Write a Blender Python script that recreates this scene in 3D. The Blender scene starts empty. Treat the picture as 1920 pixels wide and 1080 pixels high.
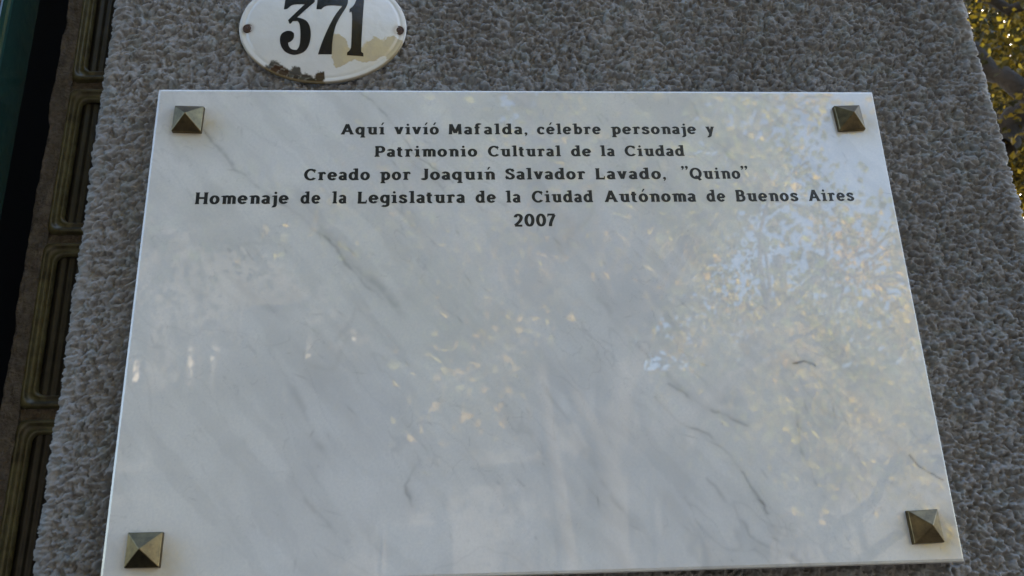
import bpy, bmesh, math, random
import numpy as np
from mathutils import Vector, Matrix
from mathutils.geometry import tessellate_polygon
R_ = math.radians
scene = bpy.context.scene
col = scene.collection

# ------------------------------------------------------------------ camera
ZC = 2.0                                   # height of the plaque's centre
PW, PH = 0.70, 0.4529                      # plaque
CAM = np.array([-0.0698, -0.7615, ZC - 0.2627])
YAW, PITCH, ROLL, FPX = 0.06759, 0.35466, -0.03365, 1700.0
def _axes():
    cy, sy, cp, sp, cr, sr = math.cos(YAW), math.sin(YAW), math.cos(PITCH), math.sin(PITCH), math.cos(ROLL), math.sin(ROLL)
    fwd = np.array([sy*cp, cy*cp, sp]); right = np.array([cy, -sy, 0.]); up = np.cross(right, fwd)
    return right*cr+up*sr, up*cr-right*sr, fwd
AR, AU, AF = _axes()
cam = bpy.data.cameras.new('camera'); cam_o = bpy.data.objects.new('camera', cam); col.objects.link(cam_o)
cam_o.matrix_world = Matrix(((AR[0], AU[0], -AF[0], CAM[0]), (AR[1], AU[1], -AF[1], CAM[1]), (AR[2], AU[2], -AF[2], CAM[2]), (0, 0, 0, 1)))
cam.sensor_width = 36; cam.lens = FPX/1920*36; cam.clip_start = 0.02; cam.clip_end = 500
cam.dof.use_dof = True; cam.dof.focus_distance = 0.88; cam.dof.aperture_fstop = 16
scene.camera = cam_o

# ------------------------------------------------------------------ light
SUN_EL, SUN_AZ = R_(32), R_(38)            # azimuth measured from +Y (behind the wall) towards +X
w = bpy.data.worlds.new('World'); scene.world = w; w.use_nodes = True
nt = w.node_tree; bg = nt.nodes['Background']
sky = nt.nodes.new('ShaderNodeTexSky'); sky.sky_type = 'NISHITA'; sky.sun_disc = False
sky.sun_elevation = SUN_EL; sky.sun_rotation = SUN_AZ
sky.air_density = 1.0; sky.dust_density = 2.0; sky.ozone_density = 1.0
nt.links.new(sky.outputs[0], bg.inputs[0]); bg.inputs[1].default_value = 0.15
sun = bpy.data.lights.new('sun', 'SUN'); sun.energy = 5.0; sun.angle = R_(0.5); sun.color = (1, .93, .82)
sun_o = bpy.data.objects.new('sun', sun); col.objects.link(sun_o)
sd = Vector((math.sin(SUN_AZ)*math.cos(SUN_EL), math.cos(SUN_AZ)*math.cos(SUN_EL), math.sin(SUN_EL)))
sun_o.rotation_euler = sd.to_track_quat('Z', 'Y').to_euler()
vs = scene.view_settings; vs.view_transform = 'Standard'; vs.look = 'None'; vs.gamma = 1; vs.exposure = 2.5
scene.cycles.max_bounces = 8

# ------------------------------------------------------------------ helpers
def ray(x, y):
    return (x-960)/FPX*AR - (y-540)/FPX*AU + AF
def at(x, y, Y):                            # point on the vertical plane at depth Y seen at photo pixel x, y
    d = ray(x, y); t = (Y-CAM[1])/d[1]; return CAM+t*d
def dist(x, y, D):                          # a point D metres away along that direction
    d = ray(x, y); return CAM + d/np.linalg.norm(d)*D
def tag(o, label=None, cat=None, group=None, kind=None):
    for k, v in (('label', label), ('category', cat), ('group', group), ('kind', kind)):
        if v: o[k] = v
    return o
def empty(name, loc):
    o = bpy.data.objects.new(name, None); o.location = loc; col.objects.link(o); o.empty_display_size = .05; return o
def link(name, me, mat=None, parent=None, smooth=False):
    o = bpy.data.objects.new(name, me); col.objects.link(o)
    if mat is not None:
        me.materials.clear()
        for m in (mat if isinstance(mat, (list, tuple)) else [mat]): me.materials.append(m)
    if smooth: me.polygons.foreach_set('use_smooth', [True]*len(me.polygons))
    if parent is not None:
        o.parent = parent; o.matrix_parent_inverse = Matrix.Translation(-Vector(parent.location)) if parent.type == 'EMPTY' else parent.matrix_parent_inverse.copy()
        if parent.type != 'EMPTY': o.matrix_parent_inverse = Matrix.Identity(4)
    return o
def np_mesh(name, V, F, smooth=True, colors=None, alpha=None):
    me = bpy.data.meshes.new(name)
    V = np.asarray(V, np.float32); F = np.asarray(F, np.int32)
    me.vertices.add(len(V)); me.vertices.foreach_set('co', V.ravel())
    n = F.shape[1]; me.loops.add(F.size); me.loops.foreach_set('vertex_index', F.ravel())
    me.polygons.add(len(F)); me.polygons.foreach_set('loop_start', np.arange(0, F.size, n, dtype=np.int32))
    me.polygons.foreach_set('use_smooth', np.full(len(F), smooth))
    me.update(calc_edges=True)
    if colors is not None:
        a = me.color_attributes.new('tint', 'FLOAT_COLOR', 'POINT')
        c = np.ones((len(V), 4), np.float32); c[:, :3] = colors
        if alpha is not None: c[:, 3] = alpha
        a.data.foreach_set('color', c.ravel())
    return me
def grid_faces(nu, nv):
    i = np.arange(nu-1)[:, None]*nv+np.arange(nv-1)[None]
    i = i.ravel(); return np.stack([i, i+nv, i+nv+1, i+1], 1)
def bm_mesh(name, bm):
    me = bpy.data.meshes.new(name); bm.to_mesh(me); bm.free(); return me
def box_bm(bm, x0, x1, y0, y1, z0, z1, bev=0):
    vs_ = [bm.verts.new((x, y, z)) for x in (x0, x1) for y in (y0, y1) for z in (z0, z1)]
    fs = [bm.faces.new([vs_[i] for i in q]) for q in ((0, 1, 3, 2), (4, 6, 7, 5), (0, 4, 5, 1), (2, 3, 7, 6), (0, 2, 6, 4), (1, 5, 7, 3))]
    bmesh.ops.recalc_face_normals(bm, faces=fs)
    if bev:
        ed = list({e for f in fs for e in f.edges})
        bmesh.ops.bevel(bm, geom=ed, offset=bev, segments=2, affect='EDGES', profile=.5)
def box(name, x0, x1, y0, y1, z0, z1, mat, parent=None, bev=0):
    bm = bmesh.new(); box_bm(bm, x0, x1, y0, y1, z0, z1, bev)
    return link(name, bm_mesh(name, bm), mat, parent)

rng = np.random.default_rng(5)
_LAT = rng.random((512, 512)).astype(np.float32)
def vnoise(x, y, s=0):
    x = x+s*17.31; y = y+s*41.77
    xi = np.floor(x).astype(int); yi = np.floor(y).astype(int); fx = x-xi; fy = y-yi
    fx = fx*fx*fx*(fx*(fx*6-15)+10); fy = fy*fy*fy*(fy*(fy*6-15)+10)
    a = _LAT[xi % 512, yi % 512]; b = _LAT[(xi+1) % 512, yi % 512]; c = _LAT[xi % 512, (yi+1) % 512]; d = _LAT[(xi+1) % 512, (yi+1) % 512]
    return (a*(1-fx)+b*fx)*(1-fy)+(c*(1-fx)+d*fx)*fy
def fbm(x, y, o=4, s=0, g=.5):
    t = 0; a = 1; n = 0
    for k in range(o):
        t = t+a*vnoise(x*2**k, y*2**k, s+k*3); n += a; a *= g
    return t/n
def worley(x, y, s=0):
    xi = np.floor(x).astype(int); yi = np.floor(y).astype(int); f1 = np.full(x.shape, 9.); f2 = f1.copy(); idv = np.zeros(x.shape)
    for dx in (-1, 0, 1):
        for dy in (-1, 0, 1):
            a = xi+dx; b = yi+dy
            px = a+_LAT[(a+s) % 512, (b*3+s) % 512]; py = b+_LAT[(a*5+7+s) % 512, (b+91) % 512]
            d = np.hypot(px-x, py-y); v = _LAT[(a*7+s) % 512, (b*11) % 512]
            nw = d < f1
            f2 = np.where(nw, f1, np.minimum(f2, d)); idv = np.where(nw, v, idv); f1 = np.minimum(f1, d)
    return f1, f2, idv
def sstep(a, b, x):
    t = np.clip((x-a)/(b-a), 0, 1); return t*t*(3-2*t)

# ------------------------------------------------------------------ materials
def mat(name, base=(.5, .5, .5), rough=.5, metal=0, ior=1.5, trans=0, noise=None, bump=None, vcol=False, coat=0):
    m = bpy.data.materials.new(name); m.use_nodes = True; n = m.node_tree; p = n.nodes['Principled BSDF']
    p.inputs['Base Color'].default_value = (*base, 1); p.inputs['Roughness'].default_value = rough
    p.inputs['Metallic'].default_value = metal; p.inputs['IOR'].default_value = ior
    p.inputs['Transmission Weight'].default_value = trans; p.inputs['Coat Weight'].default_value = coat
    src = None
    tc = n.nodes.new('ShaderNodeTexCoord')
    if vcol:
        a = n.nodes.new('ShaderNodeAttribute'); a.attribute_name = 'tint'; src = a.outputs['Color']
        n.links.new(src, p.inputs['Base Color'])
    if noise:                                # (scale, amount, colour2)
        t = n.nodes.new('ShaderNodeTexNoise'); t.inputs['Scale'].default_value = noise[0]; t.inputs['Detail'].default_value = 8
        t.inputs['Roughness'].default_value = .65
        n.links.new(tc.outputs['Object'], t.inputs['Vector'])
        r = n.nodes.new('ShaderNodeMapRange'); r.inputs[1].default_value = .35; r.inputs[2].default_value = .65
        r.inputs[3].default_value = 0; r.inputs[4].default_value = noise[1]
        n.links.new(t.outputs['Fac'], r.inputs[0])
        x = n.nodes.new('ShaderNodeMix'); x.data_type = 'RGBA'; n.links.new(r.outputs[0], x.inputs[0])
        if src is not None: n.links.new(src, x.inputs[6])
        else: x.inputs[6].default_value = (*base, 1)
        x.inputs[7].default_value = (*noise[2], 1)
        n.links.new(x.outputs[2], p.inputs['Base Color'])
    if bump:                                 # (scale, distance)
        t = n.nodes.new('ShaderNodeTexNoise'); t.inputs['Scale'].default_value = bump[0]; t.inputs['Detail'].default_value = 6
        n.links.new(tc.outputs['Object'], t.inputs['Vector'])
        b = n.nodes.new('ShaderNodeBump'); b.inputs['Distance'].default_value = bump[1]; b.inputs['Strength'].default_value = 1
        n.links.new(t.outputs['Fac'], b.inputs['Height']); n.links.new(b.outputs[0], p.inputs['Normal'])
    return m
M_stucco = mat('roughcast', vcol=True, rough=.9, bump=(1100, .0003), noise=(420, .35, (.15, .14, .13)))
M_marble = mat('polished_marble', vcol=True, rough=.012, ior=1.68, noise=(420, .30, (.47, .48, .48)))
M_ink = mat('black_lettering', (.008, .010, .011), .38, noise=(300, .5, (.02, .02, .02)))
M_brass = mat('aged_brass', (.185, .142, .072), .33, 1, noise=(120, .85, (.085, .068, .042)), bump=(260, .0001))
M_enamel = mat('white_enamel', vcol=True, rough=.16, ior=1.5, bump=(45, .0012))
M_black_enamel = mat('black_enamel', (.012, .011, .013), .22, bump=(60, .0006))
M_rust = mat('rusty_steel', (.085, .040, .020), .8, noise=(700, 1, (.03, .018, .012)), bump=(900, .0005))
M_green = mat('dark_green_paint', (.012, .046, .038), .13, noise=(30, .6, (.018, .030, .026)), bump=(60, .0006))
M_darkred = mat('dark_red_wood', (.045, .014, .009), .5, noise=(25, .8, (.02, .008, .006)))
M_mortar = mat('old_mortar', (.165, .14, .11), .9, noise=(90, .9, (.07, .058, .045)), bump=(300, .003))
M_glassrim = mat('olive_glass_rim', (.135, .125, .06), .30, noise=(60, .9, (.035, .028, .014)), bump=(90, .001))
M_glass = mat('ribbed_olive_glass', (.034, .029, .020), .35, ior=1.45, noise=(50, .9, (.010, .009, .007)), bump=(40, .0015))
M_dark = mat('unlit_interior', (.012, .011, .012), .9, noise=(8, .5, (.006, .006, .006)))  # near-black colour stands for the shade inside the recess
M_house = mat('painted_render', (.33, .30, .26), .9, noise=(3, .5, (.24, .22, .19)), bump=(60, .004))
M_far = mat('brown_render', (.10, .09, .075), .85, noise=(1.2, .6, (.08, .07, .06)), bump=(20, .01))
M_trim = mat('pale_stone_trim', (.34, .30, .25), .8, noise=(6, .5, (.45, .42, .37)))
M_pale = mat('cream_glint_strip', (.72, .62, .48), .6, noise=(9, .5, (.6, .5, .38)))  # for the added glint strips on the far facade
M_winglass = mat('window_glass', (.03, .035, .04), .05, noise=(2, .4, (.05, .05, .05)))
M_pave = mat('pavement_tiles', (.05, .048, .045), .85, noise=(5, .7, (.03, .028, .026)), bump=(80, .003))
M_asph = mat('asphalt', (.05, .05, .05), .9, noise=(14, .6, (.035, .035, .035)), bump=(150, .004))
M_kerb = mat('granite_kerb', (.26, .25, .24), .8, noise=(30, .6, (.16, .16, .15)))
M_soil = mat('earth', (.07, .05, .035), .95, noise=(10, .6, (.04, .03, .02)))
M_bark = mat('plane_tree_bark', (.035, .030, .022), .85, noise=(5, 1, (.085, .07, .05)), bump=(18, .03))
def leafmat(name, tr=.5):
    m = bpy.data.materials.new(name); m.use_nodes = True; n = m.node_tree; n.nodes.clear()
    a = n.nodes.new('ShaderNodeAttribute'); a.attribute_name = 'tint'
    d = n.nodes.new('ShaderNodeBsdfPrincipled'); d.inputs['Roughness'].default_value = .6; d.inputs['Specular IOR Level'].default_value = .25
    t = n.nodes.new('ShaderNodeBsdfTranslucent'); x = n.nodes.new('ShaderNodeMixShader'); o = n.nodes.new('ShaderNodeOutputMaterial')
    g = n.nodes.new('ShaderNodeMix'); g.data_type = 'RGBA'; g.blend_type = 'MULTIPLY'; g.inputs[0].default_value = 1
    g.inputs[7].default_value = (2.6, 2.3, .7, 1)
    n.links.new(a.outputs['Color'], g.inputs[6]); n.links.new(a.outputs['Color'], d.inputs['Base Color']); n.links.new(g.outputs[2], t.inputs['Color'])
    x.inputs[0].default_value = tr
    n.links.new(d.outputs[0], x.inputs[1]); n.links.new(t.outputs[0], x.inputs[2]); n.links.new(x.outputs[0], o.inputs[0]); return m
M_leaf = leafmat('autumn_leaves'); M_leafd = leafmat('dark_autumn_leaves', .28)
M_barkd = mat('dark_backlit_bark', (.013, .011, .009), .9, noise=(7, .8, (.022, .018, .014)), bump=(18, .02))  # near-black base colour carries the backlit shade of the limbs

# ------------------------------------------------------------------ setting: ground, street, houses
tag(box('ground', -90, 90, -90, 90, -1.0, -.16, M_soil), kind='structure')
tag(box('road', -60, 60, -10.2, -3.0, -.159, -.12, M_asph), kind='structure')
tag(box('pavement', -60, 60, -2.85, 30, -.159, 0, M_pave), kind='structure')
tag(box('opposite_pavement', -60, 60, -14, -10.35, -.159, 0, M_pave), kind='structure')
tag(box('kerb', -60, 60, -2.998, -2.852, -.159, .004, M_kerb), kind='structure')
tag(box('opposite_kerb', -60, 60, -10.348, -10.202, -.159, .004, M_kerb), kind='structure')

house = empty('house', (-4, 1, 0)); tag(house, 'tall rendered house with a dark doorway behind the roughcast pillar', 'house')
box('wall', -12, -1.8, .03, 8, 0, 11, M_house, house)
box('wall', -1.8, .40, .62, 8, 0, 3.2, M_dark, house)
box('upper_wall', -1.797, .40, .16, 8, 3.2, 11, M_house, house)
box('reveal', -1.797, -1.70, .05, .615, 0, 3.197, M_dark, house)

# ------------------------------------------------------------------ pillar with roughcast
YW = .022                                   # wall surface (the plaque's face is at y = 0)
def pillar():
    xl, xr, yb, rc = -.414, .4895, .30, .012
    # perimeter path: back-left -> front-left -> front-right -> back-right
    seg = []
    def add(pts): seg.extend(pts)
    fr = np.arange(xl+rc, xr-rc, .00095)
    sd_ = np.arange(rc, yb-YW, .004)[::-1]
    for s in sd_: seg.append((xl, YW+s, -1, 0))
    for a in np.linspace(0, math.pi/2, 9)[1:-1]: seg.append((xl+rc-rc*math.cos(a), YW+rc-rc*math.sin(a), -math.cos(a), -math.sin(a)))
    for x in fr: seg.append((x, YW, 0, -1))
    for a in np.linspace(0, math.pi/2, 9)[1:-1]: seg.append((xr-rc+rc*math.sin(a), YW+rc-rc*math.cos(a), math.sin(a), -math.cos(a)))
    for s in sd_[::-1]: seg.append((xr, YW+s, 1, 0))
    P = np.array(seg); L = np.concatenate([[0], np.cumsum(np.hypot(np.diff(P[:, 0]), np.diff(P[:, 1])))])
    L = L-L[np.argmin(abs(P[:, 0]-0)+(P[:, 1] > YW+.001)*9)]
    z = np.concatenate([np.arange(0, ZC-.45, .012), np.arange(ZC-.45, ZC-.27, .003), np.arange(ZC-.27, ZC+.38, .00095), np.arange(ZC+.38, ZC+.6, .003), np.arange(ZC+.6, 3.6, .012)])
    U, Z = np.meshgrid(L, z, indexing='ij')
    # lay angle: the trowelled crust drifts from rising strokes at left to level ones at right
    ang = np.interp(U, [-.45, .0, .5], [.42, .12, -.10])
    wx = U+.006*(fbm(U*70, Z*70, 3, 1)-.5); wz = Z+.006*(fbm(U*70, Z*70, 3, 2)-.5)
    wz = wz-ZC+1.0; a = wx*np.cos(ang)+(wz-1)*np.sin(ang)+1; b = -wx*np.sin(ang)+(wz-1)*np.cos(ang)+1
    f1, f2, idv = worley(a*165, b*225, 3)
    g1, g2, idg = worley(a*290, b*370, 40)
    lump = np.sqrt(np.clip(1-f1*f1*1.1, 0, 1))*(.35+.85*idv)
    lump2 = np.clip(1-g1*1.15, 0, 1)*(.3+.7*idg)
    rid = 1-abs(2*fbm(a*130, b*210, 3, 9)-1)*2.2
    crust = fbm(a*60, b*80, 4, 5)
    n1 = fbm(a*205, b*290, 3, 71, .55); n2 = fbm(a*330, b*400, 2, 83)
    crack = sstep(0, .30, f2-f1)*(.3+.9*idv)
    h = .0031*sstep(.37, .48, n1)+.0016*sstep(.52, .64, n1)+.0020*sstep(.36, .54, n2)+.0009*crack+.0028*(crust-.5)+.0035*(fbm(U*28, Z*34, 2, 12)-.5)
    h = h-.0050
    h = h*(.68+.32*sstep(0, .03, np.minimum(P[:, 0]-xl, xr-P[:, 0]))[:, None])
    far_ = sstep(.45, .50, abs(Z-ZC-.05)); h = h*(1-far_)+far_*(-.003+.0012*(fbm(U*60, Z*40, 2, 7)-.5))
    h += .0006*(fbm(U*420, Z*420, 2, 31)-.5)
    X = P[:, 0][:, None]+P[:, 2][:, None]*h; Y = P[:, 1][:, None]+P[:, 3][:, None]*h
    # the right edge leans out a little towards the foot
    X = X+np.where(P[:, 0][:, None] > .3, 1, 0)*sstep(.3, .49, P[:, 0])[:, None]*(.006*(ZC+.34-Z)/.22).clip(-.01, .012)
    # old paint and dirt
    t = fbm(U*6, Z*4, 4, 21)+.5*(fbm(U*16, Z*3.5, 3, 24)-.5); s = vnoise(U*260, Z*260, 33)
    v = .262+.16*(t-.5)+.05*(s-.5)+.035*(idv-.5)
    v = v*.92
    c = np.stack([v*.975, v*.975, v*.975], -1)
    warm = sstep(.5, .72, fbm(U*35, Z*35, 3, 50))[..., None]
    c = c*(1-warm*.25)+c*np.array([1.06, .97, .82])*warm*.25
    cool = sstep(.6, .72, fbm(U*90, Z*90, 2, 61))[..., None]*.5
    c = c*(1-cool)+np.array([.22, .25, .255])*cool
    me = np_mesh('pillar', np.stack([X, Y, Z], -1).reshape(-1, 3), grid_faces(len(P), len(z))[:, ::1], True, c.reshape(-1, 3))
    return me
pm = pillar()
pil = empty('pillar', (.04, .16, 0)); tag(pil, 'grey roughcast pillar carrying the marble plaque and the oval number plate', 'pillar')
link('roughcast_face', pm, M_stucco, pil)
box('core', -.405, .475, .030, .299, .0, 3.59, M_stucco, pil)

# ------------------------------------------------------------------ marble plaque
plq = empty('memorial_plaque', (0, YW, ZC-PH/2))
tag(plq, 'white veined polished marble plaque with five lines of black lettering and four brass studs', 'plaque')
def polyline_d(X, Z, pts):
    d = np.full(X.shape, 9.); T = np.zeros(X.shape)
    for i, ((x0, z0), (x1, z1)) in enumerate(zip(pts[:-1], pts[1:])):
        dx, dz = x1-x0, z1-z0; l2 = dx*dx+dz*dz
        t = np.clip(((X-x0)*dx+(Z-z0)*dz)/l2, 0, 1); dd = np.hypot(X-x0-t*dx, Z-z0-t*dz)
        T = np.where(dd < d, (i+t)/(len(pts)-1), T); d = np.minimum(d, dd)
    return d, T
def marble():
    w_, h_, bv = PW/2, PH/2, .0028
    xs = np.concatenate([[-w_, -w_, -w_+bv*.3], np.linspace(-w_+bv, w_-.001, 640), [w_-.0003, w_, w_]])
    zs = np.concatenate([[-h_, -h_, -h_+bv*.3], np.linspace(-h_+bv, h_-bv, 420), [h_-bv*.3, h_, h_]])
    X, Z = np.meshgrid(xs, zs, indexing='ij')
    yx = np.zeros(len(xs)); yx[[0, -1]] = YW-.003; yx[[1, -2]] = (bv, .001); yx[[2, -3]] = (bv*.3, .0003)
    yz = np.zeros(len(zs)); yz[[0, -1]] = YW-.003; yz[[1, -2]] = bv; yz[[2, -3]] = bv*.3
    Y = np.maximum(yx[:, None], yz[None])
    wX = X+.010*(fbm(X*22, Z*22, 4, 3)-.5)+.004*(fbm(X*90, Z*90, 3, 4)-.5); wZ = Z+.010*(fbm(X*22, Z*22, 4, 7)-.5)+.004*(fbm(X*90, Z*90, 3, 8)-.5)
    v = np.full(X.shape, .645)
    v += .05*(fbm(X*7, Z*7, 4, 15)-.5)+.11*(fbm(X*30, Z*30, 5, 18)-.5)
    # broad grey bands running down to the right
    for an, sc, am, sd_ in ((-52, 9, .018, 1), (-46, 20, .024, 2), (-60, 34, .030, 3), (-49, 70, .036, 4)):
        c_, s_ = math.cos(R_(an)), math.sin(R_(an))
        al = wX*c_+wZ*s_; ac = -wX*s_+wZ*c_
        n = fbm(ac*sc+3, al*sc*.16, 4, 70+sd_)
        v -= am*sstep(.50, .66, n)*(.4+1.1*fbm(X*9, Z*9, 2, 90+sd_))
        n2 = abs(fbm(ac*sc*.9, al*sc*.22, 3, 80+sd_)-.5)
        v -= am*2.0*(1-sstep(0, .010, n2))*sstep(.48, .62, fbm(X*12, Z*12, 3, 95+sd_))
    veins = [  # photo pixels down the vein, strength, width (m)
        ([(380, 245), (440, 312), (500, 365), (560, 402), (610, 440), (665, 505), (720, 560)], .085, .0014),
        ([(672, 172), (705, 200), (745, 240), (790, 300), (850, 345)], .07, .0010),
        ([(560, 380), (640, 470), (700, 520), (760, 590)], .05, .004),
        ([(1225, 745), (1262, 790), (1330, 820), (1390, 880), (1440, 960)], .09, .0012),
        ([(1255, 720), (1330, 770), (1400, 800)], .07, .0016),
        ([(1490, 770), (1500, 850), (1530, 905)], .07, .0012),
        ([(1520, 700), (1560, 740), (1590, 790)], .08, .0008),
        ([(1700, 850), (1735, 878), (1768, 900)], .14, .0007),
        ([(1485, 686), (1505, 680), (1530, 688)], .18, .0010),
        ([(780, 870), (765, 910), (772, 950)], .10, .0016),
        ([(500, 640), (560, 760), (600, 840)], .04, .003),
        ([(455, 530), (480, 560), (540, 600)], .03, .003),
        ([(545, 905), (590, 960), (650, 1010)], .05, .002),
        ([(1020, 720), (1100, 840), (1180, 980)], .045, .0022),
        ([(1120, 560), (1200, 650), (1290, 740)], .04, .003),
        ([(1330, 900), (1370, 950), (1420, 1010), (1500, 1050)], .06, .0016),
        ([(1290, 185), (1330, 240), (1400, 330)], .04, .0016)]
    for pts, st, wd in veins:
        q = [(at(x, y, 0)[0], at(x, y, 0)[2]-ZC) for x, y in pts]
        d, T = polyline_d(wX, wZ, q)
        br = .35+1.1*sstep(.35, .65, fbm(X*60, Z*60, 3, int(pts[0][0]) % 40))
        v -= 1.5*st*np.exp(-(d/wd)**2)*br+st*.35*np.exp(-(d/(wd*4))**2)
    # small dark flecks
    rr = np.random.default_rng(9)
    for _ in range(190):
        cx, cz = rr.uniform(-w_, w_), rr.uniform(-h_, h_); an = R_(-50+rr.normal()*25); ln = rr.uniform(.001, .007); wd = rr.uniform(.0005, .0012)
        a = (X-cx)*math.cos(an)+(Z-cz)*math.sin(an); b = -(X-cx)*math.sin(an)+(Z-cz)*math.cos(an)
        v -= rr.uniform(.03, .15)*np.exp(-(a/ln)**2-(b/wd)**2)
    v = v*1.03
    c = np.stack([v*1.01, v*1.0, v*.955], -1)
    yl = (.55*sstep(.45, .75, fbm(X*5, Z*5, 3, 44)))[..., None]
    c = c*(1-yl)+c*np.array([1.015, .995, .93])*yl
    # rust bleeding from the studs
    for (px, py) in STUD:
        s = at(px, py, 0); dx = X-(s[0]+.012); dz = Z-(s[2]-ZC+-.010)
        k = (.85*np.exp(-(dx/.020)**2-(dz/.017)**2)*(.5+fbm(X*120, Z*120, 3, 77)))[..., None]
        c = c*(1-k)+c*np.array([.84, .72, .46])*k
    me = np_mesh('marble_slab', np.stack([X, Y, Z+ZC], -1).reshape(-1, 3), grid_faces(len(xs), len(zs)), False, c.reshape(-1, 3).clip(.02, 1))
    return me
STUD = [(352, 222), (1593, 220), (269, 1031), (1736, 987)]
slab = link('marble_slab', marble(), M_marble, plq)

# studs: square foot, low pyramid
def stud_mesh():
    bm = bmesh.new(); a, t, h = .0137, .0042, .0145
    base = [(-a, -a), (a, -a), (a, a), (-a, a)]
    lo = [bm.verts.new((x, 0, z)) for x, z in base]; hi = [bm.verts.new((x*.985, -t, z*.985)) for x, z in base]; ap = bm.verts.new((0, -h, 0))
    for i in range(4):
        j = (i+1) % 4; bm.faces.new((lo[i], lo[j], hi[j], hi[i])); bm.faces.new((hi[i], hi[j], ap))
    bm.faces.new(lo[::-1]); bmesh.ops.recalc_face_normals(bm, faces=bm.faces[:])
    bmesh.ops.bevel(bm, geom=[e for e in bm.edges if not (abs(e.verts[0].co.y) < 1e-6 and abs(e.verts[1].co.y) < 1e-6)], offset=.0005, segments=2, affect='EDGES', profile=.5)
    bmesh.ops.subdivide_edges(bm, edges=[e for e in bm.edges if e.calc_length() > .006], cuts=3, use_grid_fill=True)
    return bm_mesh('corner_stud', bm)
for i, (px, py) in enumerate(STUD):
    # each stud is centred from its foot corners in the photo
    p = at(px, py, -.004)
    bm = bmesh.new(); bm.from_mesh(stud_mesh()); rot = (R_(1.5), R_(-4), R_(.5), R_(-2))[i]
    bmesh.ops.rotate(bm, verts=bm.verts[:], cent=(0, 0, 0), matrix=Matrix.Rotation(rot, 3, 'Y'))
    if i: 
        bmesh.ops.rotate(bm, verts=bm.verts[:], cent=(0, 0, 0), matrix=Matrix.Rotation(R_((0, 3, -1, 4)[i]), 3, 'Z'))
    for v in bm.verts: v.co.y = min(v.co.y, -.0001)
    bmesh.ops.translate(bm, verts=bm.verts[:], vec=(p[0], 0, p[2]))
    link('corner_stud', bm_mesh('corner_stud', bm), M_brass, plq)

# ------------------------------------------------------------------ lettering
# a low-contrast slab-serif face drawn as pen strokes; cap height = 1
PX_, PY_ = .255, .165
def E_(cx, cy, rx, ry, a0, a1):
    n = max(6, int(abs(a1-a0)/11)); return [(cx+rx*math.cos(R_(a0+(a1-a0)*k/n)), cy+ry*math.sin(R_(a0+(a1-a0)*k/n))) for k in range(n+1)]
def spl(P, n=4):
    P = [P[0]]+P+[P[-1]]; out = []
    for k in range(1, len(P)-2):
        a, b, c, d = (np.array(q, float) for q in P[k-1:k+3])
        for q in range(n):
            t = q/n; out.append(tuple(.5*((2*b)+(-a+c)*t+(2*a-5*b+4*c-d)*t*t+(-a+3*b-3*c+d)*t**3)))
    return out+[P[-1]]
def sf(x, y, l=.20, r=.20, h=.11): return ('q', [(x-l, y), (x+r, y), (x+r*.86, y+h), (x-l*.86, y+h)] if h > 0 else [(x-l*.86, y+h), (x+r*.86, y+h), (x+r, y), (x-l, y)])
def fl(x, y): return ('q', [(x-.17, y-.115), (x, y-.13), (x, y), (x-.08, y-.02), (x-.17, y-.045)])
def dot(x, y, q=.105): return ('q', [(x+q*math.cos(R_(t)), y+q*math.sin(R_(t))) for t in range(0, 360, 30)])
XH = .72
def stem(x, a=0, b=XH): return ('s', [(x, a), (x, b)])
_S = [(.47, .53), (.40, .63), (.27, .665), (.14, .62), (.095, .53), (.15, .44), (.29, .375), (.43, .29), (.475, .19), (.41, .09), (.27, .055), (.13, .09), (.06, .19)]
def cq(x, y): return [dot(x, y, .115), ('q', [(x+.115, y), (x+.09, y-.13), (x-.03, y-.27), (x-.08, y-.23), (x+.01, y-.09)])]
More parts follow.
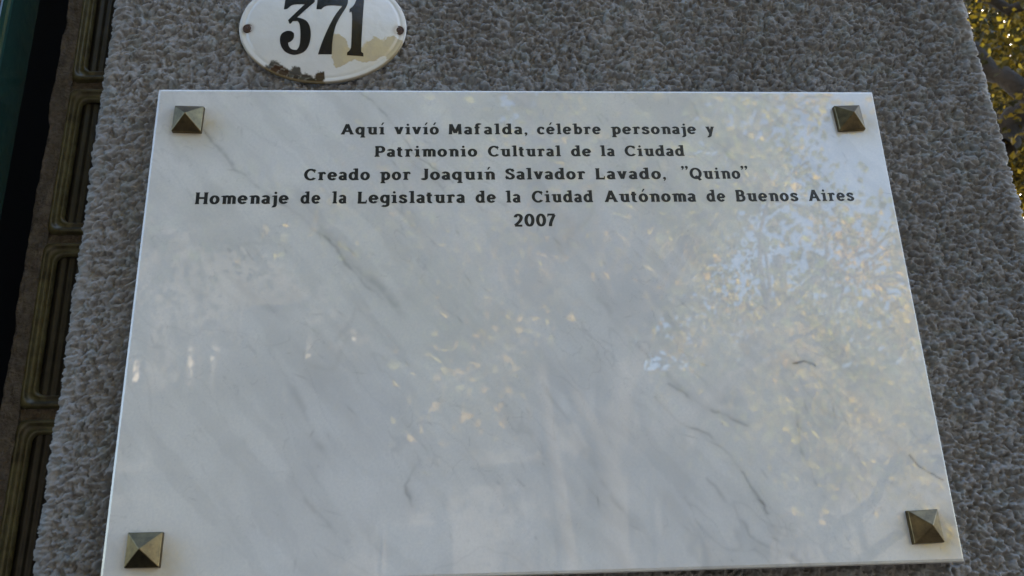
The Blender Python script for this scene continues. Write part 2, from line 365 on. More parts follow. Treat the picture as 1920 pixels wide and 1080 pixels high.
GL = {
 'o': [('s', E_(.32, .36, .24, .305, 0, 360))],
 'a': [('s', E_(.27, .49, .19, .175, 155, 0)+[(.46, .12)]), ('s', E_(.28, .205, .18, .15, 0, 360)), ('q', [(.40, 0), (.62, 0), (.60, .09), (.44, .16)])],
 'b': [stem(.14, .0, 1.05), fl(.06, 1.05), ('s', E_(.36, .36, .22, .30, 0, 360))],
 'c': [('s', E_(.32, .36, .245, .305, 38, 318)), dot(.50, .53, .085)],
 'd': [stem(.54, 0, 1.05), fl(.46, 1.05), ('s', E_(.31, .36, .23, .30, 0, 360)), sf(.54, 0, .05, .19)],
 'e': [('s', E_(.32, .36, .245, .305, 0, 322)), ('s', [(.10, .365), (.60, .365)])],
 'f': [('s', E_(.38, .86, .15, .14, 35, 180)+[(.23, 0)]), ('s', [(.04, .66), (.44, .66)]), sf(.23, 0)],
 'g': [('s', E_(.31, .37, .23, .29, 0, 360)), ('s', [(.54, XH), (.54, -.10)]+E_(.31, -.10, .23, .15, 0, -140)[1:])],
 'ı': [stem(.17), fl(.09, XH), sf(.17, 0)],
 'j': [('s', [(.2, XH), (.2, -.10)]+E_(.05, -.10, .15, .14, 0, -115)[1:]), fl(.12, XH), dot(.2, .93)],
 'l': [stem(.17, 0, 1.05), fl(.09, 1.05), sf(.17, 0)],
 'n': [stem(.15), fl(.07, XH), sf(.15, 0, .15, .15), ('s', E_(.345, .46, .195, .2, 175, 0)+[(.54, 0)]), sf(.54, 0, .15, .15)],
 'm': [stem(.15), fl(.07, XH), sf(.15, 0, .14, .14), ('s', E_(.325, .47, .175, .19, 175, 0)+[(.50, 0)]), sf(.50, 0, .13, .13), ('s', E_(.675, .47, .175, .19, 175, 0)+[(.85, 0)]), sf(.85, 0, .13, .14)],
 'p': [stem(.15, -.30), fl(.07, XH), sf(.15, -.30), ('s', E_(.37, .36, .22, .30, 0, 360))],
 'q': [stem(.54, -.30), ('s', E_(.31, .36, .23, .30, 0, 360)), sf(.54, -.30)],
 'r': [stem(.17), fl(.09, XH), sf(.17, 0), ('s', E_(.37, .44, .2, .22, 175, 70)), dot(.46, .60, .09)],
 's': [('s', spl(_S)), ('q', [(.44, .46), (.51, .46), (.51, .70), (.46, .70)]), ('q', [(.03, .02), (.08, .02), (.10, .26), (.03, .26)])],
 't': [('s', [(.22, .90), (.22, .18)]+E_(.36, .18, .14, .125, 180, 300)[1:]), ('s', [(.03, .66), (.44, .66)])],
 'u': [('s', [(.15, XH), (.15, .25)]+E_(.345, .25, .195, .19, 180, 360)[1:]), fl(.07, XH), stem(.54), fl(.46, XH), sf(.54, 0, .03, .18)],
 'v': [('s', [(.10, XH), (.33, .03)]), ('s', [(.55, XH), (.33, .03)]), sf(.12, XH, .17, .16, -.085), sf(.54, XH, .14, .15, -.085)],
 'y': [('s', [(.10, XH), (.34, .06)]), ('s', [(.56, XH), (.27, -.20), (.17, -.27), (.06, -.25)]), sf(.12, XH, .17, .16, -.085), sf(.55, XH, .14, .15, -.085)],
 'A': [('s', [(.10, .02), (.44, 1.0)]), ('s', [(.44, 1.0), (.80, .02)]), ('s', [(.22, .32), (.68, .32)]), sf(.09, 0, .14, .15), sf(.81, 0, .15, .15)],
 'P': [stem(.19, 0, 1), sf(.19, 0), ('s', [(.04, .94), (.46, .94)]+E_(.46, .695, .22, .245, 90, -90)[1:]+[(.19, .45)])],
 'C': [('s', E_(.50, .5, .385, .445, 40, 318)), ('q', [(.74, .66), (.82, .66), (.82, 1.0), (.77, 1.0)])],
 'J': [('s', [(.38, 1), (.38, .22)]+E_(.22, .22, .16, .17, 0, -150)[1:]), sf(.38, 1, .18, .16, -.085)],
 'S': [('s', spl([(x*1.22+.02, y*1.39) for x, y in _S])), ('q', [(.55, .66), (.63, .66), (.63, .99), (.58, .99)]), ('q', [(.04, .01), (.10, .01), (.12, .36), (.04, .36)])],
 'L': [stem(.19, 0, 1), sf(.19, 1, .17, .17, -.085), ('s', [(.04, .055), (.68, .055)]), ('q', [(.60, 0), (.70, 0), (.73, .27), (.66, .27)])],
 'H': [stem(.19, 0, 1), stem(.79, 0, 1), ('s', [(.19, .52), (.79, .52)]), sf(.19, 0, .17, .16), sf(.19, 1, .17, .16, -.085), sf(.79, 0, .16, .17), sf(.79, 1, .16, .17, -.085)],
 'B': [stem(.19, 0, 1), ('s', [(.04, .94), (.44, .94)]+E_(.44, .735, .18, .205, 90, -90)[1:]+[(.19, .53)]), ('s', [(.44, .53)]+E_(.46, .295, .22, .235, 90, -90)[1:]+[(.04, .06)])],
 'Q': [('s', E_(.50, .5, .385, .445, 0, 360)), ('s', [(.46, .26), (.62, .16), (.86, -.12)])],
 'M': [('s', [(.17, 0), (.21, 1)]), ('s', [(.21, .98), (.54, .12)]), ('s', [(.54, .12), (.87, .98)]), ('s', [(.87, 1), (.91, 0)]), sf(.17, 0, .15, .15), sf(.91, 0, .15, .15)],
 '2': [('s', E_(.31, .70, .22, .245, 172, -10)+spl([(.51, .60), (.40, .40), (.20, .20), (.08, .07)], 3)), ('s', [(.05, .06), (.60, .06)])],
 '0': [('s', E_(.33, .5, .255, .445, 0, 360))],
 '7': [('s', [(.05, .94), (.60, .94)]), ('s', spl([(.55, .90), (.38, .55), (.27, .25), (.24, 0)], 4)), ('q', [(.04, .76), (.10, .76), (.13, 1), (.04, 1)])],
 ',': cq(.1, .075), '”': cq(.12, .98)+cq(.42, .98)}
GL['i'] = GL['ı']+[dot(.15, .93)]
def strip(P):
    P = np.array(P, float); closed = np.hypot(*(P[0]-P[-1])) < 1e-6; A, B = [], []; n = len(P)
    for k in range(n):
        if closed: t = P[(k+1) % (n-1)]-P[(k-1) % (n-1)]
        else: t = P[min(k+1, n-1)]-P[max(k-1, 0)]
        t = t/np.hypot(*t); nx, ny = -t[1], t[0]; q = math.hypot(PX_*nx, PY_*ny); o = np.array([PX_*PX_*nx, PY_*PY_*ny])/q/2
        A.append(P[k]+o); B.append(P[k]-o)
    return np.array(A+B), [[k, k+1, n+k+1, n+k] for k in range(n-1)]
_g = {}
def glyph(ch):
    if ch in _g: return _g[ch]
    V, F, D = [], [], []
    for z, (kd, P) in enumerate(GL[ch]):
        v, f = strip(P) if kd == 's' else (np.array(P, float), [list(range(len(P)))])
        F += [[i+len(V) for i in q] for q in f]; V += [tuple(q) for q in v]; D += [z]*len(v)
    V = np.array(V); x0, x1 = V[:, 0].min(), V[:, 0].max(); V[:, 0] -= x0
    _g[ch] = (np.column_stack([V, D]), F, x1-x0); return _g[ch]
CAPH = 1.0
SX = 1.10
def word(verts, faces, txt, xa, xb, yb, cap, accents=()):
    A = at(xa, yb[0], 0); B = at(xb, yb[1], 0); L = np.linalg.norm(B-A); dirv = (B-A)/L; upv = np.array([0, 0, 1.])
    s = cap/CAPH
    gl = [glyph(c) for c in txt]; tot = sum(g[2] for g in gl)*s*SX
    gap = (L-tot)/max(1, len(txt)-1); sx = s*SX
    if gap < .0013: gap = .0013; sx = s*SX*(L-gap*(len(txt)-1))/tot
    x = 0
    for k, (V, F, wd) in enumerate(gl):
        n0 = len(verts); raise_ = 0
        if txt[k] in '”': raise_ = .0012
        for vx, vy, vd in V: verts.append(tuple(A+dirv*(x+vx*sx)+upv*(vy*s+raise_)+np.array([0, -vd*.00002, 0])))
        faces.extend([[n0+i for i in f] for f in F])
        if k in accents:
            cx = x+wd*sx*.5+accents[k]*s; n0 = len(verts); hz = cap*.93
            for dx, dz in ((-.10, -.02), (.0, -.04), (.17, .22), (.02, .22)): verts.append(tuple(A+dirv*(cx+dx*s)+upv*(hz+dz*s)))
            faces.append([n0, n0+1, n0+2, n0+3])
        x += wd*sx+gap
LINES = [
 ([('Aquı', 639, 721, {3: .04}), ('vivíó', 739, 823, {}), ('Mafalda,', 841, 989, {}), ('célebre', 1007, 1127, {}), ('personaje', 1146, 1306, {}), ('y', 1324, 1340, {})], (252.2, 251.2), 639, 1340),
 ([('Patrimonio', 702, 895, {}), ('Cultural', 915, 1052, {}), ('de', 1071, 1109, {}), ('la', 1126, 1153, {}), ('Ciudad', 1172, 1284, {})], (294, 292.4), 702, 1284),
 ([('Creado', 569.6, 693.4, {}), ('por', 712, 770, {}), ('Joaquın', 788.6, 928.5, {6: -.10}), ('Salvador', 947, 1098, {}), ('Lavado,', 1117, 1249, {}), ('”', 1279, 1292, {}), ('Quino', 1294, 1389, {}), ('”', 1391, 1404, {})], (338, 335), 569, 1404),
 ([('Homenaje', 365, 541, {}), ('de', 563, 600.6, {}), ('la', 622, 649.4, {}), ('Legislatura', 670, 872, {}), ('de', 891.7, 930.2, {}), ('la', 948.5, 976.4, {}), ('Ciudad', 997.5, 1112.4, {}), ('Autónoma', 1134, 1305.6, {}), ('de', 1325.6, 1361, {}), ('Buenos', 1381, 1497.7, {}), ('Aires', 1517, 1602.4, {})], (382.8, 376.5), 365, 1602),
 ([('2007', 963.6, 1043, {})], (424.6, 424.0), 963, 1043)]
CAPS = [.0112, .0112, .0116, .0118, .0125]
plain = {'í': 'ı', 'ó': 'o', 'é': 'e'}
for (ws, (ya, yb_), xA, xB), cap in zip(LINES, CAPS):
    V, F = [], []
    for t, xa, xb, acc in ws:
        acc = dict(acc); s = ''
        for i, ch in enumerate(t):
            if ch in plain: acc[i] = {'í': .03, 'ó': .0, 'é': .0}[ch]; ch = plain[ch]
            s += ch
        f = lambda x: ya+(yb_-ya)*(x-xA)/(xB-xA)
        word(V, F, s, xa, xb, (f(xa), f(xb)), cap, acc)
    bm = bmesh.new(); vv = [bm.verts.new((x, -.00012+y, z)) for x, y, z in V]
    for fc in F:
        try: bm.faces.new([vv[i] for i in fc])
        except ValueError: pass
    bmesh.ops.recalc_face_normals(bm, faces=bm.faces[:])
    r = bmesh.ops.extrude_face_region(bm, geom=bm.faces[:])
    bmesh.ops.translate(bm, verts=[e for e in r['geom'] if isinstance(e, bmesh.types.BMVert)], vec=(0, .00014, 0))
    bmesh.ops.recalc_face_normals(bm, faces=bm.faces[:])
    link('inscription_line', bm_mesh('inscription_line', bm), M_ink, plq)

# ------------------------------------------------------------------ oval enamel number plate
oc = at(606, 50, .016); OA = (at(762, 50, .016)[0]-at(449, 50, .016)[0])/2; OB = oc[2]-at(606, 154, .016)[2]
npl = empty('house_number_plate', (oc[0], YW, oc[2])); tag(npl, 'oval white enamel number plate reading 371, chipped and rusty along its lower edge', 'number plate')
def dome(dx, dz):                            # y of the plate's face
    r = np.sqrt((dx/OA)**2+(dz/OB)**2)
    return .0165-.0085*(1-np.clip(r, 0, 1)**2.2)+.0008*np.exp(-((r-.93)/.02)**2)
def zp(px, py):                              # zoomed photo coordinates -> plate plane
    x = 420+px/5.0526; y = py/5.0526; p = at(x, y, .011); return p[0]-oc[0], p[2]-oc[2]
def inside(X, Z, poly):
    c = np.zeros(X.shape, bool); n = len(poly)
    for i in range(n):
        x0, z0 = poly[i]; x1, z1 = poly[i-1]
        k = ((z0 > Z) != (z1 > Z)) & (X < (x1-x0)*(Z-z0)/(z1-z0+1e-12)+x0); c ^= k
    return c
def plate():
    nr, na = 110, 420
    r = np.concatenate([np.linspace(0.002, 1, nr), [1.004, 1.002]]); a = np.linspace(0, 2*math.pi, na, endpoint=False)
    Rr, A = np.meshgrid(r, a, indexing='ij'); X = OA*Rr*np.cos(A); Z = OB*Rr*np.sin(A); Y = dome(X, Z)
    Y[-2] = .018; Y[-1] = .0195
    wX = X+.0022*(fbm(X*260, Z*260, 3, 3)-.5); wZ = Z+.0022*(fbm(X*260, Z*260, 3, 6)-.5)
    v = .64+.05*(fbm(X*60, Z*60, 3, 2)-.5)
    c = np.stack([v*1.0, v*.985, v*.93], -1)
    def lay(mask, colr, k=1.): 
        nonlocal c
        m = (mask*k)[..., None]; c = c*(1-m)+np.array(colr)*m
    edge = sstep(.0, .9, X/OA)*sstep(-.1, -.8, Z/OB)
    lay(edge*.45, (.55, .50, .34))
    tan = [zp(*p) for p in ((1030, 335), (1090, 340), (1150, 375), (1175, 420), (1195, 480), (1320, 450), (1345, 400), (1385, 385), (1430, 345), (1500, 380), (1545, 340), (1600, 322), (1700, 360), (1700, 420), (1640, 480), (1590, 520), (1540, 540), (1530, 505), (1480, 515), (1440, 555), (1310, 575), (1240, 550), (1170, 590), (1060, 636), (1035, 610), (1015, 500))]
    lay(inside(wX, wZ, tan).astype(float), (.46, .38, .235), .9)
    inner = inside(wX*1.0+.0012, wZ-.0012, tan).astype(float)
    lay(inner*sstep(.45, .6, fbm(X*110, Z*110, 3, 41)), (.52, .44, .27), .8)
    wX = X+.0055*(fbm(X*330, Z*330, 3, 13)-.5); wZ = Z+.0055*(fbm(X*330, Z*330, 3, 16)-.5)
    for (px, py, rx, rz, cl) in ((455, 640, 62, 50, (.14, .13, .11)), (500, 670, 85, 45, (.10, .045, .02)), (575, 690, 62, 38, (.09, .05, .025)), (640, 722, 70, 32, (.05, .032, .02)), (670, 680, 46, 42, (.13, .12, .10)), (700, 735, 60, 32, (.045, .03, .02)), (770, 735, 55, 38, (.10, .085, .06)), (850, 760, 75, 34, (.06, .042, .02)), (905, 725, 32, 38, (.10, .065, .03))):
        x, z = zp(px, py); z += .0006; d = ((wX-x)/(rx/5.05*.00066))**2+((wZ-z)/(rz/5.05*.00085))**2
        lay((1-sstep(1.05, 1.35, d)), (.24, .22, .18), .8); lay((1-sstep(.8, 1.1, d)), np.array(cl)*.55)
    rad = np.sqrt((X/OA)**2+(Z/OB)**2)
    lay(sstep(.975, .995, rad)*sstep(.1, -.6, Z/OB+.3*fbm(X*80, Z*80, 2, 9)-.15), (.20, .14, .06), .85)
    for px, py in ((220, 250), (1655, 265)):
        x, z = zp(px, py); d = np.hypot(X-x, Z-z)
        lay(np.exp(-((d-.0045)/.0022)**2)*.5, (.30, .22, .15))
    me = np_mesh('enamel_plate', np.stack([X+oc[0], Y, Z+oc[2]], -1).reshape(-1, 3), np.concatenate([grid_faces(nr+2, na), [[i*na+na-1, (i+1)*na+na-1, (i+1)*na, i*na] for i in range(nr+1)]]), True, c.reshape(-1, 3))
    bm = bmesh.new(); bm.from_mesh(me); bm.verts.ensure_lookup_table(); bm.faces.new([bm.verts[i] for i in range(na)])
    bmesh.ops.recalc_face_normals(bm, faces=bm.faces[:]); bm.to_mesh(me); bm.free(); return me
link('enamel_plate', plate(), M_enamel, npl)
D3 = [(590, -52), (862, -52), (862, 30), (695, 180), (740, 190), (785, 212), (815, 255), (828, 320), (823, 390), (800, 455), (760, 498), (700, 518), (640, 518), (580, 492), (545, 450), (530, 400), (532, 352), (556, 316), (600, 301), (642, 305), (666, 328), (667, 368), (642, 398), (608, 410), (614, 442), (640, 472), (690, 478), (716, 450), (728, 380), (728, 290), (718, 232), (700, 213), (655, 213), (636, 236), (624, 236), (610, 203), (770, 52), (700, 48), (640, 55), (605, 92), (570, 95), (582, 0)]
D7 = [(893, -48), (1178, -48), (1176, 55), (1112, 160), (1068, 240), (1042, 330), (1028, 420), (1022, 518), (892, 518), (925, 430), (965, 340), (1010, 245), (1062, 150), (1125, 68), (1000, 64), (955, 74), (925, 104), (880, 103), (888, 30)]
D1 = [(1264, -48), (1330, -48), (1298, 470), (1301, 488), (1318, 500), (1320, 525), (1165, 522), (1167, 500), (1198, 475), (1208, 440), (1219, 145), (1207, 120), (1192, 132), (1192, 98), (1232, 62), (1254, 5)]
def chaikin(P):
    out = []; n = len(P)
    for i in range(n):
        p0, p, p1 = np.array(P[i-1], float), np.array(P[i], float), np.array(P[(i+1) % n], float)
        u, v = p-p0, p1-p; cs = u@v/(np.linalg.norm(u)*np.linalg.norm(v)+1e-9)
        if cs < .72: out.append(tuple(p))
        else: out += [tuple(p-u*.25), tuple(p+v*.25)]
    return out
for D in (D3, D7, D1):
    P = [zp(*p) for p in chaikin(chaikin(D))]
    bm = bmesh.new(); f = bm.faces.new([bm.verts.new((x, 0, z)) for x, z in P])
    bm.clear(); vv = [bm.verts.new((x, 0, z)) for x, z in P]
    for t in tessellate_polygon([[Vector((x, z, 0)) for x, z in P]]): bm.faces.new([vv[i] for i in t])
    xs = [p[0] for p in P]; zs = [p[1] for p in P]
    for k in np.arange(min(xs), max(xs), .003): bmesh.ops.bisect_plane(bm, geom=bm.verts[:]+bm.edges[:]+bm.faces[:], plane_co=(k, 0, 0), plane_no=(1, 0, 0))
    for k in np.arange(min(zs), max(zs), .003): bmesh.ops.bisect_plane(bm, geom=bm.verts[:]+bm.edges[:]+bm.faces[:], plane_co=(0, 0, k), plane_no=(0, 0, 1))
    bmesh.ops.recalc_face_normals(bm, faces=bm.faces[:])
    r = bmesh.ops.extrude_face_region(bm, geom=bm.faces[:]); top = {v for v in r['geom'] if isinstance(v, bmesh.types.BMVert)}
    for v in bm.verts:
        y = float(dome(v.co.x, v.co.z)); v.co.y = y-(.00035 if v in top else -.0004)
        v.co.x += oc[0]; v.co.z += oc[2]
    bmesh.ops.recalc_face_normals(bm, faces=bm.faces[:])
    link('digit', bm_mesh('digit', bm), M_black_enamel, npl, smooth=False)
for px, py in ((220, 250), (1655, 262)):    # sunk rusty screws in their holes
    x, z = zp(px, py); y0 = float(dome(x, z)); n = 28
    prof = [(.0052, .0006), (.0051, -.0005), (.0046, -.0008), (.0042, -.0005), (.0038, -.0003), (.0030, -.0009), (.0015, -.0012), (.0002, -.0012)]
    a = np.linspace(0, 2*math.pi, n, endpoint=False); V = []
    for r_, d_ in prof: V += [(x+oc[0]+r_*math.cos(t), y0+d_, z+oc[2]+r_*.98*math.sin(t)) for t in a]
    F = [[i*n+j, (i+1)*n+j, (i+1)*n+(j+1) % n, i*n+(j+1) % n] for i in range(len(prof)-1) for j in range(n)]
    link('screw', np_mesh('screw', V, F), M_rust, npl)

# ------------------------------------------------------------------ glass block strip left of the pillar
YG = .16; BP = .1925
gw = empty('glass_block_window', (-.42, YG, 0)); tag(gw, 'narrow strip of dark olive glass blocks set back between the green metal door frame and the pillar', 'glass block window')
gx0 = -.509; gx1 = gx0+.182
zj = ZC+.143                                  # one joint height
def block_mesh():
    # moulded block: rounded rim, step down, fluted face
    bm = bmesh.new(); W_, H_ = .182, .1805
    rings = [(0, .075, .004), (0, .003, .006), (.001, .0005, .008), (.003, 0, .010), (.0045, .0012, .011), (.0055, .0035, .011), (.0095, .0045, .010), (.0105, .0032, .009), (.0125, .0030, .009), (.0140, .0085, .008)]
    def rr(ins, y, rad):
        pts = []
        for (cx, cz, a0) in ((W_-ins-rad, H_-ins-rad, 0), (ins+rad, H_-ins-rad, 90), (ins+rad, ins+rad, 180), (W_-ins-rad, ins+rad, 270)):
            for k in range(7): t = R_(a0+k*15); pts.append((cx+rad*math.cos(t), y, cz+rad*math.sin(t)))
        return [bm.verts.new(p) for p in pts]
    L = [rr(*r) for r in rings]; n = len(L[0])
    for A, B in zip(L[:-1], L[1:]):
        for i in range(n): bm.faces.new((A[i], A[(i+1) % n], B[(i+1) % n], B[i]))
    bm.faces.new(L[0][::-1]); bmesh.ops.recalc_face_normals(bm, faces=bm.faces[:])
    for f in bm.faces: f.smooth = True
    return bm_mesh('glass_block', bm)
def pane_mesh():
    W_, H_ = .182, .1805; n = 120; xs = np.linspace(.0135, W_-.0135, n); zs = np.linspace(.0135, H_-.0135, 6)
    X, Z = np.meshgrid(xs, zs, indexing='ij'); Y = .0105+.0009*np.cos((X-.0135)*2*math.pi/.0085)
    return np_mesh('pane', np.stack([X, Y, Z], -1).reshape(-1, 3), grid_faces(n, 6), True)
bme, pme = block_mesh(), pane_mesh()
nb = 0
for k in range(-9, 6):
    z0 = zj+.006+k*BP
    b = link('glass_block', bme, M_glassrim if nb == 0 else None, gw); b.location = (gx0+.42-.42, YG, z0)
    b.rotation_euler = (0, R_((.3, -.5, .2, .6, -.2)[k % 5]), 0)
    p_ = link('pane', pme, M_glass if nb == 0 else None, b); nb += 1
# mortar joints between blocks (slightly ragged strips)
def mortar(x0, x1, z0, z1, seed, vertical):
    nx, nz = (14, int((z1-z0)/.004)+2) if vertical else (int((x1-x0)/.004)+2, 10)
    X, Z = np.meshgrid(np.linspace(x0, x1, nx), np.linspace(z0, z1, nz), indexing='ij')
    Y = YG+.0085+.006*(fbm(X*160, Z*90, 3, seed)-.5)
    if vertical:
        Y = Y-.006
        X = X-(x1-X)/(x1-x0)*(.008*(fbm(Z*25, Z*0+3, 4, seed)-.5)); Y[0] += .07
    return np_mesh('mortar_joint', np.stack([X, Y, Z], -1).reshape(-1, 3), grid_faces(nx, nz))
for k in range(-9, 7):
    zz = zj+k*BP; link('mortar_joint', mortar(gx0-.001, gx1+.002, zz-.008, zz+.008, k % 7+1, False), M_mortar, gw)
link('mortar_joint', mortar(gx0-.0185, gx0+.0015, zj-9.5*BP, 3.15, 4, True), M_mortar, gw)
box('mortar_bed', gx0-.014, gx1+.003, YG+.030, YG+.09, .25, 3.18, M_mortar, gw)

# green metal door frame at far left
dr = empty('metal_door', (-1.0, .1, 0)); tag(dr, 'dark green painted metal door frame at the far left edge of the photograph', 'door')
GX = at(22, 0, .06)[0]
box('frame_post', GX-.012, GX, .060, .118, 0, 3.18, M_green, dr, .0035)
box('frame_post', GX-1.10, GX-1.05, .060, .118, 0, 3.18, M_green, dr, .0035)
box('door_panel', GX-1.048, GX-.0125, .066, .100, .04, 3.1, M_darkred, dr, .003)
box('dark_gap_back', GX-.020, gx0-.035, .36, .40, 0, 3.18, M_dark, house)  # black sheet painting the shaded void between post and glass blocks

# ------------------------------------------------------------------ trees
def tube(P, Rr, n=9):
    P = np.array(P, float); m = len(P); V = np.zeros((m, n, 3)); ref = np.array([.3, .9, .2])
    for i in range(m):
        t = P[min(i+1, m-1)]-P[max(i-1, 0)]; t /= np.linalg.norm(t)+1e-9
        u = np.cross(t, ref); u /= np.linalg.norm(u)+1e-9; v = np.cross(t, u)
        a = np.linspace(0, 2*math.pi, n, endpoint=False)[:, None]
        V[i] = P[i]+Rr[i]*(np.cos(a)*u+np.sin(a)*v)
    idx = np.arange(m*n).reshape(m, n); F = np.stack([idx[:-1], idx[1:], np.roll(idx[1:], -1, 1), np.roll(idx[:-1], -1, 1)], -1).reshape(-1, 4)
    return V.reshape(-1, 3), F
def wander(p, d, L, r0, r1, rg, n=8, wob=.18, lift=.0):
    P = [np.array(p, float)]; d = np.array(d, float); d /= np.linalg.norm(d)
    for i in range(n):
        d = d+rg.normal(size=3)*wob; d[2] += lift; d /= np.linalg.norm(d); P.append(P[-1]+d*L/n)
    return P, list(np.linspace(r0, r1, n+1)), d
PAL = {'deep': ((.030, .050, .014), (.045, .070, .018), (.065, .085, .022)), 'backlit_leaves': ((.012, .014, .005), (.032, .030, .007), (.17, .125, .012)), 'green': ((.045, .075, .018), (.075, .105, .022), (.09, .11, .025)), 'yellow': ((.40, .32, .06), (.26, .24, .05), (.12, .14, .03)), 'mixed': ((.10, .13, .03), (.28, .25, .05), (.38, .26, .06))}
def tree(name, label, loc, H, spread, nleaf, size, pal, seed, limbs=None, r0=.16, clear=.42, dens_pts=None, clump=.55, low=0):
    rg = np.random.default_rng(seed); root = empty(name, loc); tag(root, label, 'tree', None)
    loc = np.array(loc, float); segs = []
    P, Rr, d = wander(loc-np.array([0, 0, .1]), (rg.normal()*.05, rg.normal()*.05, 1), H*.62, r0, r0*.55, rg, 12, .05, .05)
    Vt, Ft = tube(P, Rr, 14); Vt += .012*rg.normal(size=Vt.shape)
    link('trunk', np_mesh('trunk', Vt, Ft), M_bark, root)
    tips = []; VB, FB, nv = [], [], 0
    def addb(P, Rr, n=7):
        nonlocal nv
        v, f = tube(P, Rr, n); VB.append(v); FB.append(f+nv); nv += len(v)
    nl = 9
    for k in range(nl):
        t = clear+.6*(k/(nl-1))*(1-clear); i = min(12, 7-low+k//2)
        az = k*2.4+rg.random()*.8; el = .35+.5*rg.random()
        P1, R1, d1 = wander(P[i], (math.cos(az), math.sin(az), math.tan(el)), spread*(.75+.4*rg.random()), Rr[i]*.6, .025, rg, 9, .16, .06)
        VB, FB, nv = [], [], 0
        addb(P1, R1, 8)
        for j in range(3, 10):
            for q in range(2):
                dd = d1+rg.normal(size=3)*.75; P2, R2, d2 = wander(P1[j], dd, spread*(.22+.3*rg.random()), .022, .006, rg, 6, .25, .02)
                addb(P2, R2, 5); tips += P2[2:]
        link('branch', np_mesh('branch', np.concatenate(VB), np.concatenate(FB)), M_barkd if pal == 'backlit_leaves' else M_bark, root)
    if limbs:
        for (a_, b_, ra, rb) in limbs:
            a_, b_ = np.array(a_), np.array(b_); n = 12; Q = [a_+(b_-a_)*k/n+rg.normal(size=3)*.02 for k in range(n+1)]
            VB, FB, nv = [], [], 0; addb(Q, list(np.linspace(ra, rb, n+1)), 10); tips += Q[3:]
            link('branch', np_mesh('branch', np.concatenate(VB), np.concatenate(FB)), M_barkd, root)
    tips = np.array(tips)
    if dens_pts is not None: tips = np.concatenate([tips, dens_pts])
    c = tips[rg.integers(0, len(tips), nleaf)]+rg.normal(size=(nleaf, 3))*clump*np.array([.55, .55, .42])
    # leaves: folded blades, lobed outline
    s = size*(.6+.7*rg.random(nleaf)); nrm = rg.normal(size=(nleaf, 3)); nrm[:, 2] += .4; nrm /= np.linalg.norm(nrm, axis=1)[:, None]
    u = np.cross(nrm, rg.normal(size=(nleaf, 3))); u /= np.linalg.norm(u, axis=1)[:, None]; v = np.cross(nrm, u)
    shp = [(-.5, 0, 0), (-.12, .42, .12), (.12, .30, .1), (.55, 0, -.08), (.12, -.30, .1), (-.12, -.42, .12)]
    V = np.stack([c+s[:, None]*(a*u+b*v+h*nrm) for a, b, h in shp], 1).reshape(-1, 3)
    base = np.arange(nleaf)[:, None]*6
    F = np.concatenate([base+np.array([[0, 1, 2, 3]]), base+np.array([[0, 3, 4, 5]])])
    pc = np.array(PAL[pal]); cl = vnoise(c[:, 0]*1.4+50, c[:, 2]*1.4+50+c[:, 1], seed % 9)+.25*rg.normal(size=nleaf)*.6
    k = np.clip((cl-.25)*4, 0, 1.999); i0 = k.astype(int); fr = (k-i0)[:, None]; cc = pc[i0]*(1-fr)+pc[i0+1]*fr; cc = cc*(.75+.5*rg.random((nleaf, 1)))
    if pal == 'backlit_leaves': cc = np.where((rg.random(nleaf)*(.3+1.4*vnoise(c[:, 0]*2.2+9, c[:, 2]*2.2+c[:, 1], 5)) > .91)[:, None], np.array([.36, .27, .03]), cc*.75)  # sun flecks and backlit shade painted into the leaf colours
    o = link('crown', np_mesh('crown', V, F, False, np.repeat(cc, 6, 0)), M_leafd if pal == 'backlit_leaves' else M_leaf, root); o['kind'] = 'stuff'
    return root

# tree seen past the pillar's right edge
T1 = dist(1990, 480, 6.0)
b0 = dist(1945, 330, 5.0); 
tree('street_tree', 'autumn tree with limbs darkened as backlit and yellowing, sun-flecked leaves beyond the pillar at the right edge', (7.4, 6.6, 0), 9.5, 3.2, 78000, .048, 'backlit_leaves', 11,
     limbs=[(dist(2010, 245, 7.0), dist(1790, 75, 7.2), .085, .05), (dist(1985, 120, 7.6), dist(1870, 275, 7.4), .07, .10), (dist(1985, 30, 7.9), dist(1800, -10, 7.8), .05, .03), (dist(1960, 260, 7.9), dist(1875, 200, 8.1), .12, .08)],
     r0=.22, dens_pts=np.array([dist(1885+rng.normal()*80, 170+rng.normal()*210, 8.4+rng.random()*3.5) for _ in range(1300)]), clump=.42)
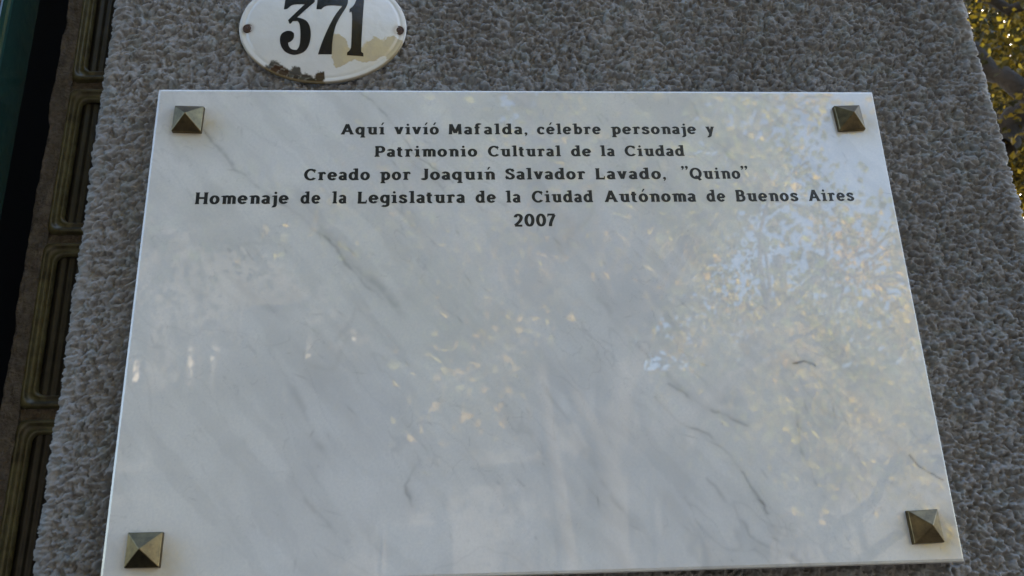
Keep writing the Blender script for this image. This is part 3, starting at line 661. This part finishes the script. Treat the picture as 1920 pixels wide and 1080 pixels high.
# trees across and along the street, seen only as reflections in the polished marble
tree('plane_tree', 'broad plane tree nearest the kerb, right of the line from plaque to street', (1.1, -5.6, 0), 9.0, 2.7, 15000, .065, 'mixed', 21, low=1, clump=.36)
tree('plane_tree', 'thin yellow plane tree on the far pavement, furthest to the right', (5.5, -11.8, 0), 11.5, 3.6, 11000, .11, 'yellow', 22, low=3, clump=.36)
tree('plane_tree', 'tall plane tree on the far pavement straight across from the pillar', (1.5, -11.8, 0), 13, 3.8, 60000, .11, 'deep', 23, low=-1)
tree('plane_tree', 'dark plane tree beside the road in front of the door', (-3.0, -5.4, 0), 9.5, 3.2, 48000, .085, 'deep', 24, low=-1)
tree('plane_tree', 'plane tree on the far pavement towards the left', (-8.8, -11.8, 0), 12, 3.9, 42000, .11, 'deep', 25, low=-1)

# houses over the road
def far_house(x0, x1, H, seed, label, m):
    e = empty('facade_house', ((x0+x1)/2, -18, 0)); tag(e, label, 'house')
    box('wall', x0, x1, -22, -14, 0, H, m, e)
    for z in (4.1, H-.35): box('cornice', x0-.02, x1+.02, -13.99, -13.65, z, z+.20, m, e, .03)
    n = int((x1-x0)/2.4); st = 0
    for k in range(n):
        cx = x0+(k+.5)*(x1-x0)/n
        for z in ([1.2] if H < 6 else [1.2, 4.9]):
            f = box('window', cx-.55, cx+.55, -13.99, -13.90, z, z+2.1, m, e, .02)
            box('pane', cx-.47, cx+.47, -13.895, -13.885, z+.08, z+2.02, M_winglass, e)
far_house(-24, 3.0, 9.5, 1, 'tall two storey house across the street facing the pillar', M_far)
e_ = bpy.data.objects['facade_house']
for sx_, sz, hh in ((-4.45, 5.5, .7), (-4.08, 5.45, .75), (-2.55, 5.75, .6), (-1.8, 5.95, .5), (-5.9, 5.0, .3), (-5.3, 5.6, .35), (-2.9, 5.2, .3)):  # made-up pale strips, added to mirror as warm streaks in the marble
    box('glint_strip', sx_, sx_+.09, -13.98, -13.84, sz, sz+hh, M_pale, e_, .01)
far_house(3.1, 24, 5.7, 2, 'low brown house across the street to the right of the taller one', M_far)
